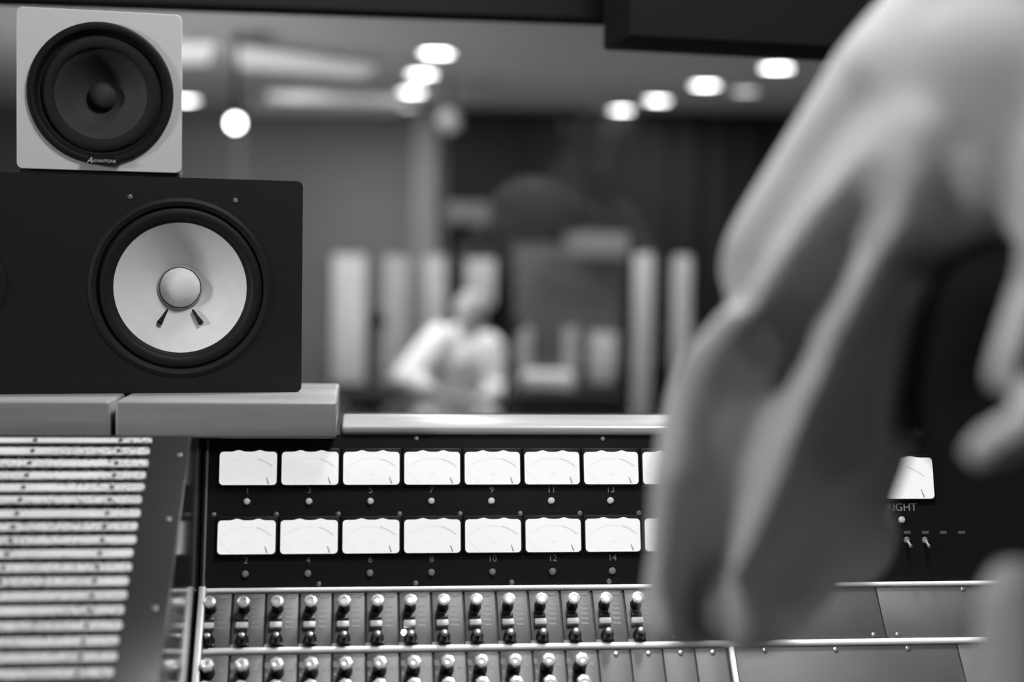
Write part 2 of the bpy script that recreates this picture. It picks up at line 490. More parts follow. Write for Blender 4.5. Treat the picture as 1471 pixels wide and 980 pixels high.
# ================================================================== PATCH BAY
pend, _ = PB.hit(219, 640)
vr = [PB.hit(110, y)[1] for y in (639.6, 655, 672.5, 690, 707.3, 725, 744.8, 763.8, 783, 802.5, 822.4, 842.4, 863, 884, 906.2, 928.6, 951, 974.3)]
rp = (vr[-1]-vr[1])/16
print('patch rows pitch', [round(b-a, 4) for a, b in zip(vr, vr[1:])])
XP = XW-.0012
pu_edge = XP-PB.o.x
pb_top = PB.at(0, .002); pb_lo = PB.at(0, -.36)
pb = thing('patch_bay', 'black sloping patch bay with rows of pale handwritten label strips', 'patch bay', (-.8, 1.25, 0))
poly = [(pb_top.y, pb_top.z), (pb_lo.y, pb_lo.z), (pb_lo.y, pb_lo.z-.12), (pb_lo.y+.15, pb_lo.z-.2), (pb_lo.y+.15, 0), (1.62, 0), (1.62, top.z), (PB.at(0, 0).y+.03, top.z), (PB.at(0, 0).y+.012, pb_top.z)]
print('patch wall: XW', XW, 'XP', XP, 'pb_top', pb_top, 'pb_lo', pb_lo)
bm = nb(); prism(bm, poly, XL, XP, axis='x')
put('bay_cabinet', bm, M_gloss, pb)
bm = nb(); box(bm, XL+.002, pu_edge-.0008, -.355, .0, 0, .0015, bev=.0004)
put('face_panel', bm, mat('satin black face panel', .014, .24, spec=.3), pb, PB.M(0, 0))
def make_strip(v, hh, up):
    bm = nb()
    w0, w1 = XL+.03, up
    r = min(hh*.55, .0025); poly = [(w0, -hh), (w1-r, -hh)]
    for k in range(1, 5):
        a = -PI/2+PI/2*k/4; poly.append((w1-r+r*math.cos(a), -hh+r+r*math.sin(a)))
    for k in range(0, 5):
        a = PI/2*k/4; poly.append((w1-r+r*math.cos(a), hh-r+r*math.sin(a)))
    poly.append((w0, hh))
    prism(bm, poly, 0, .0022)
    s = put('label_strip', bm, M_strip, pb, PB.M(0, v, .004))
    return s
dsc = nb(); lathe(dsc, [(.0021, 0), (.0021, .0006), (0, .0009)], 10); dsc = mesh(dsc, 'strip_screw')
M_dsc = mat('dark screw', .08, .4, metal=.5)
JP = .0115
M_jack = mat('dull brass jack rim', .10, .4, metal=.6)
allrows = vr+[vr[-1]+rp, vr[-1]+2*rp]
for r_i, v in enumerate(allrows):
    hh = rp*-1*.29 if r_i else rp*-1*.2
    s = make_strip(v, hh, pend-.0007*(r_i % 2))
    for k in range(4):
        put('strip_screw', dsc, M_dsc, s, PB.M(pend-.027-.0735*k, v, .0062))
    # jacks in the dark channel under each strip
    bm = nb()
    vj = v+rp*.5
    n = 44
    for k in range(n):
        lathe(bm, [(.0013, 0), (.0028, 0), (.0028, .0025), (.0018, .0025), (.0015, 0)], 10, T(pend-.006-JP*k, vj, 0), cap0=False, cap1=False)
    put('jack_row', mesh(bm, 'jack_row'), M_jack, pb, PB.M(0, 0, .0015))
for (px, py) in ((258, 656), (242, 748), (222, 876)):
    u, v = PB.hit(px, py); put('panel_screw', scrm, M_scr, pb, PB.M(u, v, .0015))
# glossy steel corner handle in the gap between bay and meter panel
ug, vg = PM.hit(284, 672)
bm = nb(); box(bm, 0, XW-.0002-XP, 0, top.y-.004-(bot.y-.04), -.5, top.z-.012)
# filler cheek behind the gap
put('cheek_panel', bm, M_gloss, con, T(XP+.0001, bot.y-.04, 0) if False else T(XP+.0001, top.y-.003, 0) @ T(0, 0, .5)) if False else bm.free()

# ================================================================== WOOD PLANKS
ztop = top.z+.0355
def plank(pxl, pxr, y0, depth, label, z0=top.z):
    xl = pxl; xr = pxr
    bm = nb(); box(bm, xl, xr, 0, depth, 0, .0355, bev=.003, seg=3)
    return bm
def xat(px, py, y):
    d = ray(px, py); t = (y-CAM.y)/d.y; return (CAM+d*t)
yf = None
# front edge of planks: where the ray at the top front edge meets the top height
def on_height(px, py, h):
    d = ray(px, py); t = (h-CAM.z)/d.z; return CAM+d*t
fr = on_height(330, 577, ztop); frr = on_height(484, 575.5, ztop); bk = on_height(488, 551, ztop)
print('plank front', fr, frr, 'back', bk, 'top.y', top.y)
py0 = min(fr.y, frr.y); py0 = max(py0, top.y-.045)
xg = on_height(160, 577, ztop).x
bm = nb(); box(bm, xg+.0025, frr.x, py0, bk.y, top.z+.0006, ztop, bev=.003, seg=3)
tag(put('wooden_plank', bm, M_wood), 'right wooden plank under the black loudspeaker, its end in view', 'plank')
bm = nb(); box(bm, XL, xg-.0025, py0, bk.y, top.z+.0006, ztop, bev=.003, seg=3)
tag(put('wooden_plank', bm, M_wood), 'left wooden plank running off the left edge of the photo', 'plank')

# ================================================================== LOUDSPEAKERS
def cam_axes(yaw):
    """axes for a face whose right side recedes by yaw from the picture plane"""
    u = R0*math.cos(yaw)+FH*math.sin(yaw); v = Vector((0, 0, 1)); n = u.cross(v)   # n towards viewer
    return u, v, n
def facehit(o, n, px, py):
    d = ray(px, py); return CAM+d*((o-CAM).dot(n)/d.dot(n))
# large black loudspeaker lying on its side
yaw = R(15)
u, v, n = cam_axes(yaw)
zb = ztop
c = on_height(433, 563.5, zb)
NW, NH, ND = .382, .215, .199
Mn = frame(c, u, v, n)               # origin: right bottom front corner
spk = thing('studio_monitor', 'large black loudspeaker lying on its side with a white cone', 'loudspeaker', frame(c-u*NW/2-n*ND/2, u, v, n))
def loc(o, px, py):
    q = facehit(o, n, px, py)-o; return q.dot(u), q.dot(v)
wx, wy = loc(c, 260, 413.5)
ex, _ = loc(c, 355, 414); rc = ex-wx
print('woofer', wx, wy, 'r', rc, 'top check', c+v*NH)
bm = nb()
# body with a round hole: lathe ring bridging is costly, so a cabinet box set back behind a holed baffle
box(bm, -NW, 0, 0, NH, -ND, -.0365, bev=.003)
put('cabinet', bm, M_black, spk, Mn)
def holed(w0, w1, h0, h1, holes, t, name, m, par, M, bev=.004):
    """plate with round holes, via polygon fill"""
    bm = nb(); edges = []
    def loop(pts):
        vs = [bm.verts.new((x, y, 0)) for x, y in pts]
        for k in range(len(vs)): edges.append(bm.edges.new((vs[k], vs[(k+1) % len(vs)])))
    rr = bev; pts = []
    for (cx, cy, a0) in ((w1-rr, h0+rr, -PI/2), (w1-rr, h1-rr, 0), (w0+rr, h1-rr, PI/2), (w0+rr, h0+rr, PI)):
        for k in range(5): pts.append((cx+rr*math.cos(a0+PI/2*k/4), cy+rr*math.sin(a0+PI/2*k/4)))
    loop(pts)
    for (x, y, r) in holes: loop([(x+r*math.cos(2*PI*k/64), y+r*math.sin(2*PI*k/64)) for k in range(64)])
    bmesh.ops.triangle_fill(bm, use_beauty=True, use_dissolve=False, edges=edges)
    g = bmesh.ops.extrude_face_region(bm, geom=list(bm.faces))
    for e in g['geom']:
        if isinstance(e, bmesh.types.BMVert): e.co.z += t
    return put(name, bm, m, par, M)
holed(-NW, 0, 0, NH, [(wx, wy, .0895)], .036, 'baffle', M_black, spk, Mn @ T(0, 0, -.036), bev=.006)
Mw = Mn @ T(wx, wy, 0)
bm = nb(); lathe(bm, [(.0895, -.0138), (.0895, .001), (.086, .0025), (.082, .001), (.081, -.003)], 64, cap0=False, cap1=False)
put('driver_rim', bm, M_rubber, spk, Mw)
bm = nb()
prof = [(.0812, -.0035)]
for k in range(9):
    a = PI*k/8; prof.append((.0745+.0062*math.cos(a), -.004+.0045*math.sin(a)))
prof += [(rc, -.0055)]
lathe(bm, prof, 64, cap0=False, cap1=False); put('surround', bm, M_rubber, spk, Mw)
bm = nb(); dr = rc*.335
prof = []
for k in range(13):
    t = k/12; r = rc+(dr-rc)*t; prof.append((r, -.0055-.0175*t-.006*math.sin(PI*t*.5)))
prof += [(dr*.98, -.033)]
lathe(bm, prof, 72, cap0=False, cap1=True); cone = put('woofer_cone', bm, M_cone, spk, Mw); cone['label'] = 'white paper cone'
bm = nb(); lathe(bm, [(dr, -.0295), (dr*1.03, -.027), (dr*.97, -.0265), (dr*.95, -.0295)], 48, cap0=False, cap1=False); put('cap_ring', bm, mat('glue ring', .3, .5), cone, Mw)
bm = nb(); prof = [(dr*.93*math.cos(a), -.029+.013*math.sin(a)) for a in [PI/2*k/10 for k in range(11)]]; prof[-1] = (0, prof[-1][1])
lathe(bm, prof, 48, cap0=False); put('dust_cap', bm, M_dcap, cone, Mw)
for s in (-1, 1):      # two lead wires under the cap
    a, b = Vector((s*.0125, -.0225, -.0245)), Vector((s*.0205, -.036, -.0165))
    bm = nb(); tube(bm, [a, (a+b)/2+Vector((0, 0, .0012)), b], [.0012, .0018, .0031], 10); put('lead_wire', bm, M_matte, cone, Mw)
# tweeter near the other end
tx = -.332
bm = nb(); lathe(bm, [(.047, 0), (.047, .0006), (.044, .0014), (.032, .003), (.021, .001), (.0195, .001)], 48, cap0=False, cap1=False); 
tw = put('tweeter', bm, M_matte, spk, Mn @ T(tx, NH/2, 0))
bm = nb(); prof = [(.0195*math.cos(a), .001+.011*math.sin(a)) for a in [PI/2*k/8 for k in range(9)]]; prof[-1] = (0, prof[-1][1]); lathe(bm, prof, 32, cap0=False)
put('tweeter_dome', bm, M_matte, tw, Mn @ T(tx, NH/2, 0))
for (px, py) in ((187, 283), (338, 288)):
    q = loc(c, px, py); put('baffle_screw', scrm, mat('baffle screw', .2, .3, metal=.8), spk, Mn @ T(q[0], q[1], .0002))

# small pale cube loudspeaker on a pad on top
hc = zb+NH
yc = R(13.2)
u2, v2, n2 = cam_axes(yc)
S = .165
o2 = P(26, 129, 1.462); o2b = P(263.5, 137, 1.49)
bl = P(24, 243, 1.462)
pad = .0105
bl = Vector((bl.x, bl.y, hc+pad))
Mc = frame(bl, u2, v2, n2)
print('cube bottom', bl, 'NS top', hc, 'wanted z', P(24, 243, 1.462).z)
bm = nb(); box(bm, .002, S-.002, 0, pad-.0002, -S+.005, -.005, bev=.002)
tag(put('foam_pad', bm, M_matte, None, frame(Vector((bl.x, bl.y, hc+.0001)), u2, v2, n2)), 'thin black pad between the small cube speaker and the big one', 'speaker pad')
cub = thing('cube_speaker', 'small pale cube loudspeaker with one round black driver', 'loudspeaker', frame(bl+u2*S/2-n2*S/2, u2, v2, n2))
bm = nb(); box(bm, 0.0002, S-.0002, 0.0002, S-.0002, -S, -.0445, bev=.004, seg=4); put('cabinet', bm, M_cube, cub, Mc)
rcb = .0735
q = facehit(bl, n2, 145, 134.5)-bl; cx, cy = q.dot(u2), q.dot(v2)
print('cube driver', cx, cy)
fp = holed(0, S, 0, S, [(cx, cy, .071)], .044, 'front_panel', M_cube, cub, Mc @ T(0, 0, -.044), bev=.006)
bv = fp.modifiers.new('b', 'BEVEL'); bv.width = .003; bv.segments = 3; bv.limit_method = 'ANGLE'; bv.angle_limit = R(50)
Md = Mc @ T(cx, cy, 0)
M_frm = mat('satin black driver frame', .008, .4, spec=.2)
bm = nb(); lathe(bm, [(.0708, -.03), (rcb, .0002), (rcb, .0028), (rcb-.003, .0040), (rcb-.007, .0030), (rcb-.0095, -.001), (rcb-.011, -.004), (.0605, -.0045), (.060, -.0045)], 72, cap0=False, cap1=False)
put('driver_frame', bm, M_frm, cub, Md)
bm = nb(); prof = []
for k in range(9):
    a = PI*k/8; prof.append((.0535+.0068*math.cos(a), -.0045+.004*math.sin(a)))
lathe(bm, prof, 64, cap0=False, cap1=False); put('surround', bm, M_matte, cub, Md)
prof = [(.0468, -.0045), (.044, -.006), (.038, -.0125), (.030, -.0195), (.022, -.025), (.0145, -.028)]
bm = nb(); lathe(bm, prof, 64, cap0=False, cap1=True); dc = put('driver_cone', bm, M_dcone, cub, Md)
bm = nb(); prof = [(.0148*math.cos(a), -.0262+.009*math.sin(a)) for a in [PI/2*k/8 for k in range(9)]]; prof[-1] = (0, prof[-1][1]); lathe(bm, prof, 40, cap0=False)
put('dust_cap', bm, M_dcone, dc, Md)
bm = nb()
pl = [( .0195*math.cos(a)*1.0, .0048*math.sin(a)) for a in [2*PI*k/32 for k in range(32)]]
pl = [(x, y*(1 if abs(x) < .012 else 1)) for x, y in pl]
prism(bm, pl, 0, .0022)
nmx, nmy = facehit(bl, n2, 147, 231.5), None
qq = nmx-bl; bx, by_ = qq.dot(u2), qq.dot(v2)
bd = put('name_badge', bm, M_gloss, cub, Mc @ T(bx, by_, .0042))
put('badge_lettering', text_mesh('A', .0085, .0001, shear=.4), mat('silver print', .6, .3, metal=.3), bd, Mc @ T(bx-.0125, by_, .0066))
put('badge_lettering', text_mesh('AVANTONE', .0042, .0001), MATS['silver print'], bd, Mc @ T(bx+.0025, by_-.0005, .0066))

# ================================================================== PEOPLE (swept volumes fused into one surface)
def volume(caps, voxel, smooth=6, name='v', subtract=None):
    """caps: (p0, r0, p1, r1) tapered capsules -> one continuous closed surface"""
    bm = bmesh.new()
    base = bmesh.new(); bmesh.ops.create_icosphere(base, subdivisions=3, radius=1); dirs = [v.co.copy() for v in base.verts]; base.free()
    me = bpy.data.meshes.new(name)
    for (a, ra, b, rb) in caps:
        t = bmesh.new()
        sa = ra if isinstance(ra, (tuple, list)) else (ra,)*3
        sb = rb if isinstance(rb, (tuple, list)) else (rb,)*3
        for d in dirs: t.verts.new(Vector(a)+Vector((d.x*sa[0], d.y*sa[1], d.z*sa[2])))
        if (Vector(a)-Vector(b)).length > 1e-5 or ra != rb:
            for d in dirs: t.verts.new(Vector(b)+Vector((d.x*sb[0], d.y*sb[1], d.z*sb[2])))
        r = bmesh.ops.convex_hull(t, input=list(t.verts))
        junk = [g for g in r['geom_interior'] if isinstance(g, bmesh.types.BMVert)]
        bmesh.ops.delete(t, geom=junk, context='VERTS')
        bmesh.ops.recalc_face_normals(t, faces=t.faces)
        tm = bpy.data.meshes.new('t'); t.to_mesh(tm); t.free(); bm.from_mesh(tm); bpy.data.meshes.remove(tm)
    bm.to_mesh(me); bm.free()
    o = bpy.data.objects.new('tmp', me); COL.objects.link(o)
    m = o.modifiers.new('r', 'REMESH'); m.mode = 'VOXEL'; m.voxel_size = voxel; m.use_smooth_shade = True
    s = o.modifiers.new('s', 'SMOOTH'); s.factor = .5; s.iterations = smooth
    bpy.context.view_layer.update()
    dg = bpy.context.evaluated_depsgraph_get()
    out = bpy.data.meshes.new_from_object(o.evaluated_get(dg)); out.name = name
    bpy.data.objects.remove(o); bpy.data.meshes.remove(me)
    out.shade_smooth(); out.materials.clear()
    return out
def chain(pts):
    """list of (point, radius) -> capsules"""
    return [(a[0], a[1], b[0], b[1]) for a, b in zip(pts, pts[1:])]
def hand(w, d, up, s=1, curl=.35):
    """hand from wrist w pointing along d, 'up' = back of hand, thumb towards side"""
    d = d.normalized(); side = d.cross(up).normalized()*s; up = side.cross(d).normalized()*s
    caps = [(w, .024, w+d*.05, .022)]
    for k, (o, l) in enumerate(((-.030, .075), (-.010, .083), (.010, .078), (.028, .062))):
        b = w+d*.075+side*o; caps.append((w+d*.02+side*o*.6, .017, b, .0125))
        m = b+(d-up*curl*.5).normalized()*l*.45; e = m+(d-up*curl*1.6).normalized()*l*.32; f = e+(d*.7-up*curl*2.4).normalized()*l*.23
        caps += [(b, .0105, m, .0092), (m, .0092, e, .0084), (e, .0084, f, .0072)]
    tb = w+d*.02-side*.028; tm = tb+(d*.6-side*.8).normalized()*.04; tf = tm+(d-side*.2-up*.3).normalized()*.032
    caps += [(w+d*.01-side*.012, .017, tb, .014), (tb, .0135, tm, .0115), (tm, .0115, tf, .0095)]
    return caps
def head(c, fwd, tilt=0):
    """head caps about centre c facing fwd"""
    f = fwd.normalized(); s = f.cross(Vector((0, 0, 1))).normalized(); z = Vector((0, 0, 1))
    caps = [(c-f*.02+z*.025, .088, c+f*.012+z*.035, .080), (c+f*.03-z*.01, .068, c+f*.035-z*.065, .044),
            (c+f*.07-z*.085, .022, c+f*.05-z*.08, .034), (c+f*.088+z*.012, .008, c+f*.104-z*.018, .0115),
            (c+f*.084-z*.048-s*.018, .009, c+f*.084-z*.048+s*.018, .009), (c+f*.084-z*.058-s*.012, .009, c+f*.084-z*.058+s*.012, .009),
            (c+f*.078+z*.032-s*.035, .012, c+f*.078+z*.032+s*.035, .012)]
    for k in (-1, 1): caps.append((c+s*k*.08-f*.005+z*.018, .013, c+s*k*.078-z*.012, .010))
    return caps, s

# ---- foreground person
per = thing('person', 'person in a baggy pale grey sweatshirt leaning in at the right, out of focus', 'person', L(.40, .66, 0))
fwd = (R0*.62+FH*.78).normalized(); side = Vector((fwd.y, -fwd.x, 0))      # person's right
shL = P(1430, 130, .80); elL = P(1055, 830, .80); wrL = P(1195, 775, .97)
nk = L(.42, .70, 1.50); shR = L(.575, .58, 1.43)
pel = L(.405, .66, .98); che = L(.41, .68, 1.30)
elR = L(.70, .70, 1.17); wrR = L(.70, .93, 1.06)
hd = L(.45, .735, 1.66)
Rm = .001
hipL = pel-side*.09; hipR = pel+side*.09
ftL = L(.30, .68, 0); ftR = L(.47, .55, 0)
knL = (hipL+Vector((ftL.x, ftL.y, .09)))/2+fwd*.03; knR = (hipR+Vector((ftR.x, ftR.y, .09)))/2+fwd*.03
ankL = Vector((ftL.x, ftL.y, .09)); ankR = Vector((ftR.x, ftR.y, .09))
hc_, hs = head(hd, fwd)
bc = hc_ + [(nk-Vector((0, 0, .05)), .062, hd-Vector((0, 0, .06))-fwd*.015, .055)]
bc += [(che-side*.05, .115, che+side*.05, .115), (che, .12, pel+Vector((0, 0, .12)), .11), (pel-side*.05, .12, pel+side*.05, .12), (pel+Vector((0, 0, .12)), .11, pel, .12),
       (nk-Vector((0, 0, .06)), .06, shL, .05), (nk-Vector((0, 0, .06)), .06, shR, .05), (che-side*.05+Vector((0, 0, .04)), .1, shL, .05), (che+side*.05+Vector((0, 0, .04)), .1, shR, .05)]
bc += chain([(shL, .052), (elL, .040), (wrL, .026)])+chain([(shR, .052), (elR, .04), (wrR, .026)])
bc += chain([(hipL, .085), (knL, .055), (ankL, .036)])+chain([(hipR, .085), (knR, .055), (ankR, .036)])
for a in (ankL, ankR): bc.append((a-fwd*.02-Vector((0, 0, .045)), .036, a+fwd*.15-Vector((0, 0, .06)), .026))
bc += hand(wrL, (FH*1.0-Vector((0, 0, .06))), Vector((0, 0, 1)), 1) + hand(wrR, (FH-Vector((0, 0, .5))), Vector((0, 0, 1)), -1)
put('body', volume(bc, .006, 3, 'body'), M_skin, per)
hcaps = [(hd-fwd*.03+Vector((0, 0, .04)), .096, hd+fwd*.0+Vector((0, 0, .052)), .088), (hd-fwd*.05+Vector((0, 0, .0)), .082, hd-fwd*.05-Vector((0, 0, .03)), .066)]
put('hair', volume(hcaps, .006, 3, 'hair'), M_hair, per)
for k in (-1, 1):
    bm = nb(); bmesh.ops.create_uvsphere(bm, u_segments=16, v_segments=10, radius=.012)
    put('eye', bm, M_eye, per, Matrix.Translation(hd+fwd*.077+hs*k*.031+Vector((0, 0, .012))))

def pr(px, py, z, r): return (P(px, py, z), r*z/FPX)
J = []
up = Vector((0, 0, 1))
J += chain([pr(1560, 60, .80, 262), pr(1400, 205, .80, 240), pr(1290, 360, .80, 200)])
J += chain([pr(1290, 360, .80, 200), pr(1150, 385, .80, 117)])
J += chain([pr(1290, 360, .80, 200), pr(1210, 500, .80, 165), pr(1140, 600, .80, 158), pr(1095, 705, .80, 160), pr(1078, 790, .80, 146)])
J += chain([pr(1078, 790, .80, 146), pr(1005, 865, .80, 84), pr(1100, 830, .82, 95), pr(1205, 765, .90, 84)])
J += chain([pr(1078, 790, .80, 146), pr(1150, 760, .84, 120), pr(1205, 765, .92, 82), pr(1215, 780, .97, 62)])
J += chain([pr(1330, 180, .735, 60), pr(1200, 310, .735, 46), pr(1105, 430, .745, 40), pr(1012, 522, .77, 36)])
J += chain([pr(1012, 522, .77, 36), pr(1000, 640, .79, 60)])
J += chain([pr(1330, 200, .725, 54), pr(1275, 340, .712, 38), pr(1235, 430, .712, 33), pr(1190, 520, .716, 30), pr(1110, 690, .726, 29), pr(1045, 830, .742, 25)])
J += chain([pr(1400, 250, .72, 60), pr(1345, 370, .735, 28), pr(1320, 450, .75, 20)])
J += chain([pr(1252, 705, .80, 26), pr(1258, 760, .80, 26)])
J += chain([pr(1440, 150, .76, 180), pr(1430, 265, .76, 118)])
J += chain([pr(1400, 205, .80, 238), pr(1165, 368, .80, 122)])
J += chain([pr(1300, 510, .79, 66), pr(1308, 590, .79, 52)])
J += chain([pr(990, 575, .775, 34), pr(968, 690, .765, 36), pr(962, 820, .765, 34), pr(975, 905, .775, 30)])
J += chain([pr(1240, 560, .80, 100), pr(1203, 690, .82, 86)])
J += [(nk-up*.05, .085, P(1520, 60, .80), .10), (nk-up*.05, .085, shR, .085), (che+up*.05-side*.02, .15, che+up*.02+side*.05, .145)]
J += chain([(shR, .085), (elR, .07), (wrR, .05)])
J += [(che+up*.05, .14, che-up*.02+side*.05, .14)]
# loose front edges of the sweatshirt at the photo's right edge
J += chain([pr(1570, 230, .66, 100), pr(1500, 390, .64, 40), pr(1432, 545, .62, 24)])
J += chain([pr(1650, 490, .62, 56), pr(1510, 595, .61, 42), pr(1410, 650, .60, 32)])
jme = volume(J, .005, 10, 'sweatshirt')
def lat(p):
    """lateral (right, up) photo-frame coordinates in px at z"""
    q = p-CAM; z = q.dot(DV); return np.array((735.5+q.dot(RV)/z*FPX, 490-q.dot(UV)/z*FPX))
FOLDS = [  # polyline, amplitude (m), half width (px)
    ([(1230, 130), (1150, 240), (1085, 350), (1060, 420)], -.008, 20),
    ([(1240, 290), (1170, 400), (1090, 520)], -.016, 34),
    ([(1120, 500), (1075, 600), (1040, 720), (1005, 860), (1000, 950)], -.018, 40),
    ([(1330, 420), (1270, 520), (1225, 640)], -.026, 46),
    ([(1420, 400), (1380, 480), (1340, 600)], -.02, 36),
    ([(1240, 640), (1180, 780), (1120, 860)], -.012, 40),
    ([(1150, 905), (1225, 855)], -.010, 14),
]
n_ = len(jme.vertices)
co = np.empty(n_*3); jme.vertices.foreach_get('co', co); co = co.reshape(-1, 3)
no = np.empty(n_*3); jme.vertex_normals.foreach_get('vector', no); no = no.reshape(-1, 3)
q = co-np.array(CAM); zz = q@np.array(DV); X2 = 735.5+q@np.array(RV)/zz*FPX; Y2 = 490-q@np.array(UV)/zz*FPX
facing = np.clip(-(no@np.array(DV))*2+.6, 0, 1)
disp = np.zeros(n_)
for pts, amp, wd in FOLDS:
    best = np.full(n_, 1e9)
    for a, b in zip(pts, pts[1:]):
        a = np.array(a, float); b = np.array(b, float); ab = b-a; L2 = ab@ab
        t = np.clip(((X2-a[0])*ab[0]+(Y2-a[1])*ab[1])/L2, 0, 1)
        d2 = (X2-a[0]-t*ab[0])**2+(Y2-a[1]-t*ab[1])**2
        best = np.minimum(best, d2)
    disp += amp*np.exp(-best/(wd*wd))
dep = zz < .95
co2 = co+no*(disp*facing*dep)[:, None]
jme.vertices.foreach_set('co', co2.ravel()); jme.update()
put('sweatshirt', jme, M_jacket, per)
sh = [(che, .135, pel+up*.16, .135), (che-side*.04, .13, pel+up*.12-side*.04, .13), (P(1425, 440, .72), .034, P(1368, 572, .74), .029), (P(1368, 572, .74), .029, P(1510, 700, .70), .034), (P(1510, 700, .70), .034, P(1520, 820, .70), .034)]
put('shirt', volume(sh, .008, 6, 'shirt'), M_shirt, per)
tr = [(pel+up*.1-side*.03, .15, pel+side*.03+up*.1, .15), (pel-side*.05, .155, pel+side*.05, .155)]+chain([pr(1468, 860, .64, 66), pr(1478, 1000, .64, 80), pr(1500, 1300, .66, 120)])
tr += chain([(hipL, .11), (knL, .085), (ankL+up*.02, .065)])+chain([(hipR, .11), (knR, .085), (ankR+up*.02, .065)])
put('trousers', volume(tr, .008, 6, 'trousers'), M_pants, per)
for a in (ankL, ankR):
    put('shoe', volume([(a-fwd*.03-up*.048, .042, a+fwd*.16-up*.055, .035)], .008, 2, 'shoe'), M_matte, per)

# ---- seated person in the live room
SZ = 8.0
def LP(px, py, z): 
    p = P(px, py, z); return p
def lx(px, z): return (px-735.5)/FPX*z
sp_hd = P(676, 452, SZ)
sp = thing('person', 'far blurred person in a white shirt sitting bent forward beyond the glass', 'person', L(lx(655, SZ), SZ, 0))
nk2 = P(668, 474, SZ+.05); ch2 = P(652, 520, SZ+.05); pe2 = P(650, 600, SZ+.1)
sL2 = P(632, 490, SZ-.05); eL2 = P(585, 545, SZ-.2); wL2 = P(640, 572, SZ-.4)
sR2 = P(700, 500, SZ); eR2 = P(716, 560, SZ-.05); wR2 = P(680, 580, SZ-.3)
kl = P(610, 610, SZ-.45); kr = P(705, 610, SZ-.45)
def g(p, h): return Vector((p.x, p.y, h))
f2 = -FH
h2, s2 = head(sp_hd, (f2*.8-R0*.4))
b2 = h2+[(nk2, .06, sp_hd-up*.05, .055), (ch2, .13, pe2, .14), (nk2, .07, ch2, .13)]
b2 += chain([(sL2, .06), (eL2, .045), (wL2, .03)])+chain([(sR2, .06), (eR2, .045), (wR2, .03)])
b2 += chain([(pe2-R0*.1, .09), (kl, .06), (g(kl, .09), .04)])+chain([(pe2+R0*.1, .09), (kr, .06), (g(kr, .09), .04)])
for k in (kl, kr): b2.append((g(k, .04), .036, g(k, .03)-FH*.14, .028))
b2 += hand(wL2, (R0-FH*.2), up, 1)+hand(wR2, (-R0-FH*.3), up, -1)
put('body', volume(b2, .010, 3, 'body'), M_skin, sp)
put('hair', volume([(sp_hd-f2*.03+up*.035, .095, sp_hd+up*.045, .085)], .01, 3, 'hair'), mat('light hair', .35, .7), sp)
s2c = [(nk2-up*.02, .085, ch2, .17), (ch2, .17, pe2+up*.06, .17)]+chain([(sL2, .10), (eL2, .085), (P(612, 560, SZ-.3), .06)])+chain([(sR2, .095), (eR2, .075), (P(700, 572, SZ-.2), .055)])
put('shirt', volume(s2c, .012, 5, 'shirt'), M_white, sp)
t2 = [(pe2-R0*.06, .16, pe2+R0*.06, .16)]+chain([(pe2-R0*.1, .12), (kl, .085), (g(kl, .12), .065)])+chain([(pe2+R0*.1, .12), (kr, .085), (g(kr, .12), .065)])
put('trousers', volume(t2, .014, 5, 'trousers'), M_pants, sp)
# its stool
sb = pe2.z-.17
st = thing('stool', 'dark round stool the far blurred person in the white shirt sits on', 'stool', g(pe2, 0))
bm = nb(); lathe(bm, [(.17, 0), (.18, .02), (.17, .04), (0, .045)], 24); put('seat', bm, M_matte, st, Matrix.Translation(g(pe2, sb-.05)))
for k in range(4):
    a = PI/4+k*PI/2; bm = nb(); tube(bm, [(.12*math.cos(a), .12*math.sin(a), sb-.05), (.18*math.cos(a), .18*math.sin(a), 0)], .012); put('leg', bm, M_alu, st, Matrix.Translation(g(pe2, 0)))

# ================================================================== ROOMS
CE = 1.31+1.2                           # ceiling height
ZW = 10.4
def lbox(x0, x1, z0, z1, h0, h1, bev=0):
    bm = nb(); box(bm, x0, x1, z0, z1, h0, h1, bev=bev); 
    for v in bm.verts: v.co = LROT @ v.co
    return bm
YW = 1.98                               # control room window wall
ZF = 2.35
struct('floor', lbox(-6, 6, -3.2, ZW+.2, -.1, 0), M_floor)
# live room
def yz(px, py, z): return P(px, py, z)
struct('wall_back', lbox(-5.2, 5.2, ZW, ZW+.15, 0, CE), M_wallL)
struct('wall_left', lbox(-5.2, -5.05, 2.9, ZW, 0, CE), M_dark)
struct('wall_right', lbox(5.05, 5.2, 2.9, ZW, 0, CE), M_dark)
struct('ceiling', lbox(-5.2, 5.2, 2.9, ZW+.15, CE, CE+.1), M_ceilL)
cz = lx(608, ZW-.15); struct('trim_1', lbox(cz-.09, cz+.09, ZW-.16, ZW, 0, CE), M_post)
# control room shell
Y0, Y1 = -2.6, YW
bm = nb(); box(bm, -3, 3, Y0, Y1+.5, 2.5, 2.6); struct('ceiling_control', bm, M_ceil)
bm = nb(); box(bm, -3.1, -3, Y0, Y1, 0, 2.5); struct('wall_control_left', bm, M_wallC)
bm = nb(); box(bm, 3, 3.1, Y0, Y1, 0, 2.5); struct('wall_control_right', bm, M_wallC)
bm = nb(); box(bm, -3, 3, Y0-.1, Y0, 0, 2.5); struct('wall_control_rear', bm, M_wallC)
# window wall: header, apron, jambs
def onY(px, py, y):
    d = ray(px, py); return CAM+d*((y-CAM.y)/d.y)
hb = onY(570, 27, YW+.06)
print('window head', hb, 'room ceiling at window', CE)
HB = hb.z
bm = nb()
box(bm, -3, 3, YW, YW+.06, HB, 2.5); box(bm, -3, 3, YW, YW+.06, 0, .98); box(bm, -3, -2.2, YW, YW+.06, .98, HB); box(bm, 2.2, 3, YW, YW+.06, .98, HB)
struct('wall_front', bm, M_soffit)
bm = nb(); box(bm, -2.2, 2.2, YW+.03, YW+.038, .98, HB); struct('window_1', bm, M_glass)
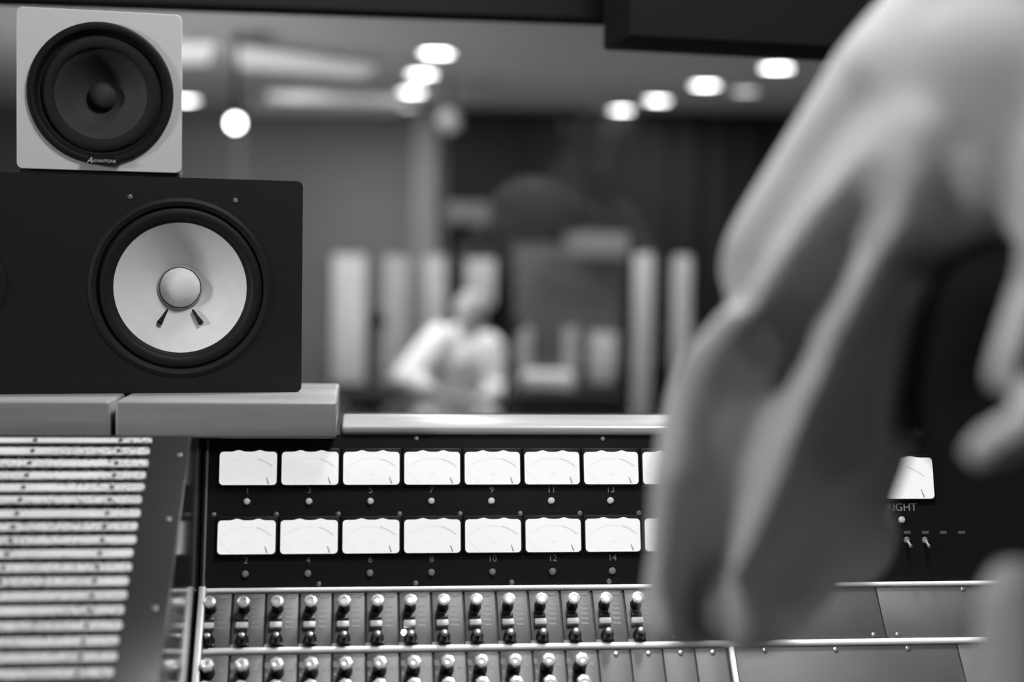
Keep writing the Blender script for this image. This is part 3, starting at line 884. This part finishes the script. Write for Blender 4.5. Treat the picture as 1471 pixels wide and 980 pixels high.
# dark angled soffit box hanging lower at the right
a0 = P(872, 69, 1.87)
u3 = (R0*math.cos(R(13))+FH*math.sin(R(13))); n3 = u3.cross(up)
Ms = frame(a0, u3, up, n3)
bm = nb(); box(bm, 0, .62, 0, 2.499-a0.z, -.02, .1, bev=.004)
so = tag(put('main_monitor_cabinet', bm, M_soffit, None, Ms), 'black cabinet hanging at the top right, in front of the window head', 'cabinet')
# header of the live room side (so the ceiling is closed)
struct('wall_live_front', lbox(-5.2, 5.2, 2.9, 3.0, 2.2, CE), M_dark)

# dark curtain on the right of the far wall
def curtain(name, px0, px1, z, h0, h1, m, label, amp=.015, per_=.22):
    bm = nb(); x0, x1 = lx(px0, z), lx(px1, z); n = int((x1-x0)/.03); rows = []
    for k in range(n+1):
        x = x0+(x1-x0)*k/n; dz = amp*math.sin(2*PI*x/per_)+amp*.4*math.sin(2*PI*x/.35+1)
        rows.append((L(x, z+dz, h0), L(x, z+dz, h1)))
    fr_ = [(bm.verts.new(a), bm.verts.new(b)) for a, b in rows]
    bk_ = [(bm.verts.new(a+FH*.02), bm.verts.new(b+FH*.02)) for a, b in rows]
    for A in (fr_, bk_):
        for (a, b), (c_, d) in zip(A, A[1:]): bm.faces.new((a, c_, d, b))
    for k in range(n):
        bm.faces.new((fr_[k][0], fr_[k+1][0], bk_[k+1][0], bk_[k][0])); bm.faces.new((fr_[k][1], fr_[k+1][1], bk_[k+1][1], bk_[k][1]))
    for k in (0, n): bm.faces.new((fr_[k][0], fr_[k][1], bk_[k][1], bk_[k][0]))
    return tag(put(name, bm, m), label, 'curtain')
curtain('curtain', 640, 1560, ZW-.25, .01, CE-.005, M_dark, 'dark curtain covering the right of the far wall beyond the glass')

# pale panels hung low on the far wall
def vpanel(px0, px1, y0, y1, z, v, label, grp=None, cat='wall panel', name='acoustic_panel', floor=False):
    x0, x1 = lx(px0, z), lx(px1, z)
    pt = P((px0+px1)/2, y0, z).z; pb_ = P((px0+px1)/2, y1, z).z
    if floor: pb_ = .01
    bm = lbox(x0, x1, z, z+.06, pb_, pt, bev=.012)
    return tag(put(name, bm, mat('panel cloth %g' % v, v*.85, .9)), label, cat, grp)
vpanel(476, 524, 366, 552, ZW-.075, .62, 'leftmost and brightest pale upright panel on the far wall')
vpanel(549, 587, 368, 552, ZW-.075, .42, 'second pale upright panel from the left on the far wall')
vpanel(608, 640, 368, 500, ZW-.24, .45, 'third pale upright panel, in front of the far column')
vpanel(668, 710, 372, 440, ZW-.42, .40, 'short pale panel above the far seated person')
vpanel(910, 936, 365, 600, ZW-.7, .42, 'left of the two tall grey uprights at the right of the window view', None, 'screen', 'standing_screen', True)
vpanel(967, 992, 368, 600, ZW-.7, .40, 'right of the two tall grey uprights, next to the sleeve', None, 'screen', 'standing_screen', True)
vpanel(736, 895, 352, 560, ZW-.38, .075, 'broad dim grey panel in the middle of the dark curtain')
vpanel(848, 886, 478, 552, ZW-.52, .45, 'small pale upright panel right of the far chair', None, 'screen', 'acoustic_panel')
# dim boards added to stand in for reflections in the dark part
vpanel(640, 700, 290, 322, ZW-.42, .10, 'dim grey reflection modelled as a board, high on the far curtain, right of the column')
vpanel(810, 900, 335, 372, ZW-.52, .13, 'dim grey reflection modelled as a board, at mid height on the far dark curtain')

# far chair with two back posts and a pale seat
chz = 9.0
cx0 = lx(788, chz); sh_ = P(788, 545, chz).z
ch = thing('chair', 'far blurred chair with a pale seat and two back posts, beyond the glass', 'chair', L(cx0, chz, 0))
bm = lbox(cx0-.16, cx0+.16, chz-.2, chz+.2, sh_-.05, sh_+.045, bev=.03); put('seat', bm, M_pale, ch)
for k in (-1, 1):
    bm = lbox(cx0+k*.15-.045, cx0+k*.15+.045, chz+.2, chz+.26, sh_-.05, sh_+.32, bev=.015); put('back_post', bm, mat('chair post cloth', .3, .9), ch)
    for j in (-1, 1):
        bm = nb(); tube(bm, [L(cx0+k*.14, chz+j*.17, sh_-.05), L(cx0+k*.17, chz+j*.2, 0)], .014); put('leg', bm, M_alu, ch)
# low dark flight cases in front
for (a, b, z, y, lab) in ((495, 552, 7.2, 572, 'low dark case on the floor left of the far seated person'), (735, 905, 7.4, 572, 'low dark case on the floor right of the far seated person')):
    x0, x1 = lx(a, z), lx(b, z); tp = P((a+b)/2, y, z).z
    root = thing('equipment_case', lab, 'case', L((x0+x1)/2, z+.2, 0))
    put('case_body', lbox(x0, x1, z, z+.45, .02, tp, bev=.015), M_dark, root)
    put('lid_edge', lbox(x0-.004, x1+.004, z-.004, z+.454, tp-.1, tp-.075), M_alu, root)
# microphone stands
for (px, py, z, lab) in ((533, 470, 6.8, 'dark microphone stand left of the far seated person'), (728, 478, 7.0, 'dark microphone stand right of the far seated person')):
    x = lx(px, z); hp = P(px, py, z).z
    ms = thing('microphone_stand', lab, 'microphone stand', L(x, z, 0))
    bm = nb(); tube(bm, [L(x, z, .02), L(x, z, hp)], .013); put('pole', bm, M_matte, ms)
    for k in range(3):
        a = k*2*PI/3; bm = nb(); tube(bm, [L(x, z, .12), L(x+.3*math.cos(a), z+.3*math.sin(a), .012)], .009); put('leg', bm, M_matte, ms)
    bm = nb(); tube(bm, [L(x, z, hp), L(x+.03, z-.05, hp+.06), L(x+.06, z-.1, hp+.02)], [.02, .03, .024], 14); put('microphone', bm, M_matte, ms)

# ---- ceiling lamps in the live room
def ceil_at(px, py):
    d = ray(px, py); return CAM+d*((CE-CAM.z)/d.z)
def lamp_proto(m, r=.065):
    def f(label, loc, grp, dup=None, rr=.09):
        if dup is not None: return copytree(dup, Matrix.Translation(loc), label)
        root = thing('ceiling_lamp', label, 'ceiling lamp', Matrix.Translation(loc), grp)
        bm = nb(); lathe(bm, [(rr, 0), (rr+.018, 0), (rr+.02, -.006), (rr+.004, -.012), (rr, -.004)], 28, cap0=False, cap1=False)
        put('rim', bm, M_alu, root, Matrix.Translation(loc))
        bm = nb(); lathe(bm, [(rr, -.002), (rr*.8, -.005), (0, -.006)], 28); put('lamp_glass', bm, m, root, Matrix.Translation(loc))
        return root
    return f
bright = lamp_proto(M_lamp); dim = lamp_proto(M_lampdim)
G = 'round ceiling lamps in the live room'
first = None
for (px, py, lab) in ((627, 75, 'nearest and topmost of the three stacked ceiling lamps left of centre'),
                      (606, 105, 'middle of the three stacked ceiling lamps left of centre'),
                      (592, 131, 'lowest of the three stacked ceiling lamps left of centre'),
                      (893, 157, 'lowest and leftmost of the four ceiling lamps rising to the right'),
                      (944, 143, 'second from left of the four ceiling lamps rising to the right'),
                      (1013, 121, 'third from left of the four ceiling lamps rising to the right'),
                      (1116, 96, 'topmost and rightmost ceiling lamp, nearest the sleeve'),
                      (268, 143, 'ceiling lamp half hidden behind the pale cube speaker')):
    loc_ = ceil_at(px, py)-up*.001
    o = bright(lab, loc_, G, first)
    if first is None: first = o
fd = None
for (px, py, lab) in ((584, 152, 'dim lamp just below the three stacked ceiling lamps'), (1070, 130, 'dim lamp between the two right ceiling lamps'),):
    o = dim(lab, ceil_at(px, py)-up*.001, G, fd)
    if fd is None: fd = o
# bright stage lamp aimed at the camera
lz = 7.0
lp = P(338, 177, lz)
sl = thing('stage_lamp', 'single very bright round lamp facing the camera right of the cube speaker', 'stage lamp', lp)
ax = (CAM-lp).normalized(); A = ax.orthogonal().normalized(); Ml = frame(lp, A, ax.cross(A), ax)
bm = nb(); lathe(bm, [(.02, -.16), (.045, -.15), (.05, -.02), (.056, 0), (.05, .002), (.046, -.01)], 28, cap1=False); put('housing', bm, M_matte, sl, Ml)
bm = nb(); lathe(bm, [(.034, -.012), (.02, -.006), (0, -.004)], 24); put('lamp_glass', bm, M_spotl, sl, Ml)
bm = nb(); tube(bm, [lp-ax*.08, Vector((lp.x, lp.y, CE))-Vector((ax.x, ax.y, 0))*.08], .012); put('drop_rod', bm, M_matte, sl)
# hanging ball-like fixture
bp_ = P(645, 174, 8.5)
hb_ = thing('hanging_fixture', 'small grey round fixture hanging at the ceiling line above the column', 'fixture', bp_)
bm = nb(); bmesh.ops.create_uvsphere(bm, u_segments=24, v_segments=16, radius=.075); put('shade', bm, mat('grey shade', .3, .7), hb_, Matrix.Translation(bp_))
bm = nb(); tube(bm, [bp_+up*.07, Vector((bp_.x, bp_.y, CE))], .01); put('stem', bm, M_matte, hb_)

# pale ceiling clouds
def cloud(pts, v, label):
    cc = [ceil_at(*p) for p in pts]
    bm = nb(); lo = [bm.verts.new(p-up*.05) for p in cc]; hi = [bm.verts.new(p-up*.002) for p in cc]
    bm.faces.new(lo); bm.faces.new(hi)
    for k in range(len(lo)): bm.faces.new((lo[k], lo[(k+1) % len(lo)], hi[(k+1) % len(hi)], hi[k]))
    return tag(put('ceiling_panel', bm, mat('cloud cloth %g' % v, v, .9)), label, 'ceiling panel')
cloud([(150, 46), (310, 46), (300, 78), (130, 78)], .92, 'pale ceiling panel just right of the cube speaker')
cloud([(330, 50), (545, 82), (520, 100), (335, 84)], .85, 'long pale ceiling panel slanting towards the stacked lamps')
cloud([(385, 132), (575, 138), (575, 155), (350, 152)], .62, 'far pale ceiling panel near the top of the far wall')

# ================================================================== LIGHTS
def area(name, loc, target, size, power, shape='DISK'):
    l = bpy.data.lights.new(name, 'AREA'); l.shape = shape; l.size = size; l.energy = power
    o = bpy.data.objects.new(name, l); COL.objects.link(o); o.location = loc
    d = Vector(target)-Vector(loc); o.rotation_euler = d.to_track_quat('-Z', 'Y').to_euler()
    return o
area('control_room_downlight_and_fill', (.35, .85, 2.47), (-.1, 1.35, 1.1), .5, 25)
area('control_room_downlight_and_fill', (.45, 1.72, 2.47), (.1, 1.5, 1.1), .30, 46)  # unseen light added to brighten the plank and top cap
area('control_room_downlight_and_fill', (.3, -1.1, 2.47), (.4, .8, 1.1), .5, 4.5)  # unseen fill added behind the camera to lift the sleeve's dark valleys
area('side_fill', (-2.3, .5, 1.7), (.3, .75, 1.25), .3, 34)  # unseen fill added at the left to brighten the sleeve's left edge
area('far_person_fill', P(560, 250, 7.2), P(650, 520, 8), .15, 7)  # unseen light added to brighten the far seated person
def lightat(p, e, size=.12, tgt=None):
    area('live_room_downlight', p, tgt or (p.x, p.y, 0), size, e)
for (px, py) in ((627, 75), (592, 131), (944, 143), (1116, 96), (300, 110)):
    p = ceil_at(px, py)-up*.05; lightat(p, 22)
# wall washers for the far left wall
for x in (-2.4, -1.4, -.6): area('wall_washer', L(x, ZW-1.3, CE-.1), L(x, ZW, 1.0), .2, 2.5)
area('ceiling_fill', L(-1.8, 6.9, .5), L(-1.8, 6.9, 3), .5, 42)  # unseen light added below to brighten the pale ceiling panels
area('ceiling_fill', L(1.2, 8.2, .3), L(1.2, 8.2, 3), .5, 9)
w = bpy.data.worlds.new('world'); SC.world = w; w.use_nodes = True
w.node_tree.nodes['Background'].inputs[0].default_value = (1, 1, 1, 1)
w.node_tree.nodes['Background'].inputs[1].default_value = .01

# ================================================================== CAMERA
cam = bpy.data.cameras.new('camera'); co_ = bpy.data.objects.new('camera', cam); COL.objects.link(co_)
cam.lens = 50; cam.sensor_width = 36; cam.sensor_fit = 'HORIZONTAL'; cam.clip_start = .02; cam.clip_end = 100
co_.matrix_world = frame(CAM, RV, UV, -DV)
cam.dof.use_dof = True; cam.dof.focus_distance = 1.42; cam.dof.aperture_fstop = 2.0
SC.camera = co_
SC.view_settings.view_transform = 'Standard'; SC.view_settings.look = 'None'
SC.view_settings.exposure = 0; SC.view_settings.gamma = 1; SC.view_settings.use_curve_mapping = False
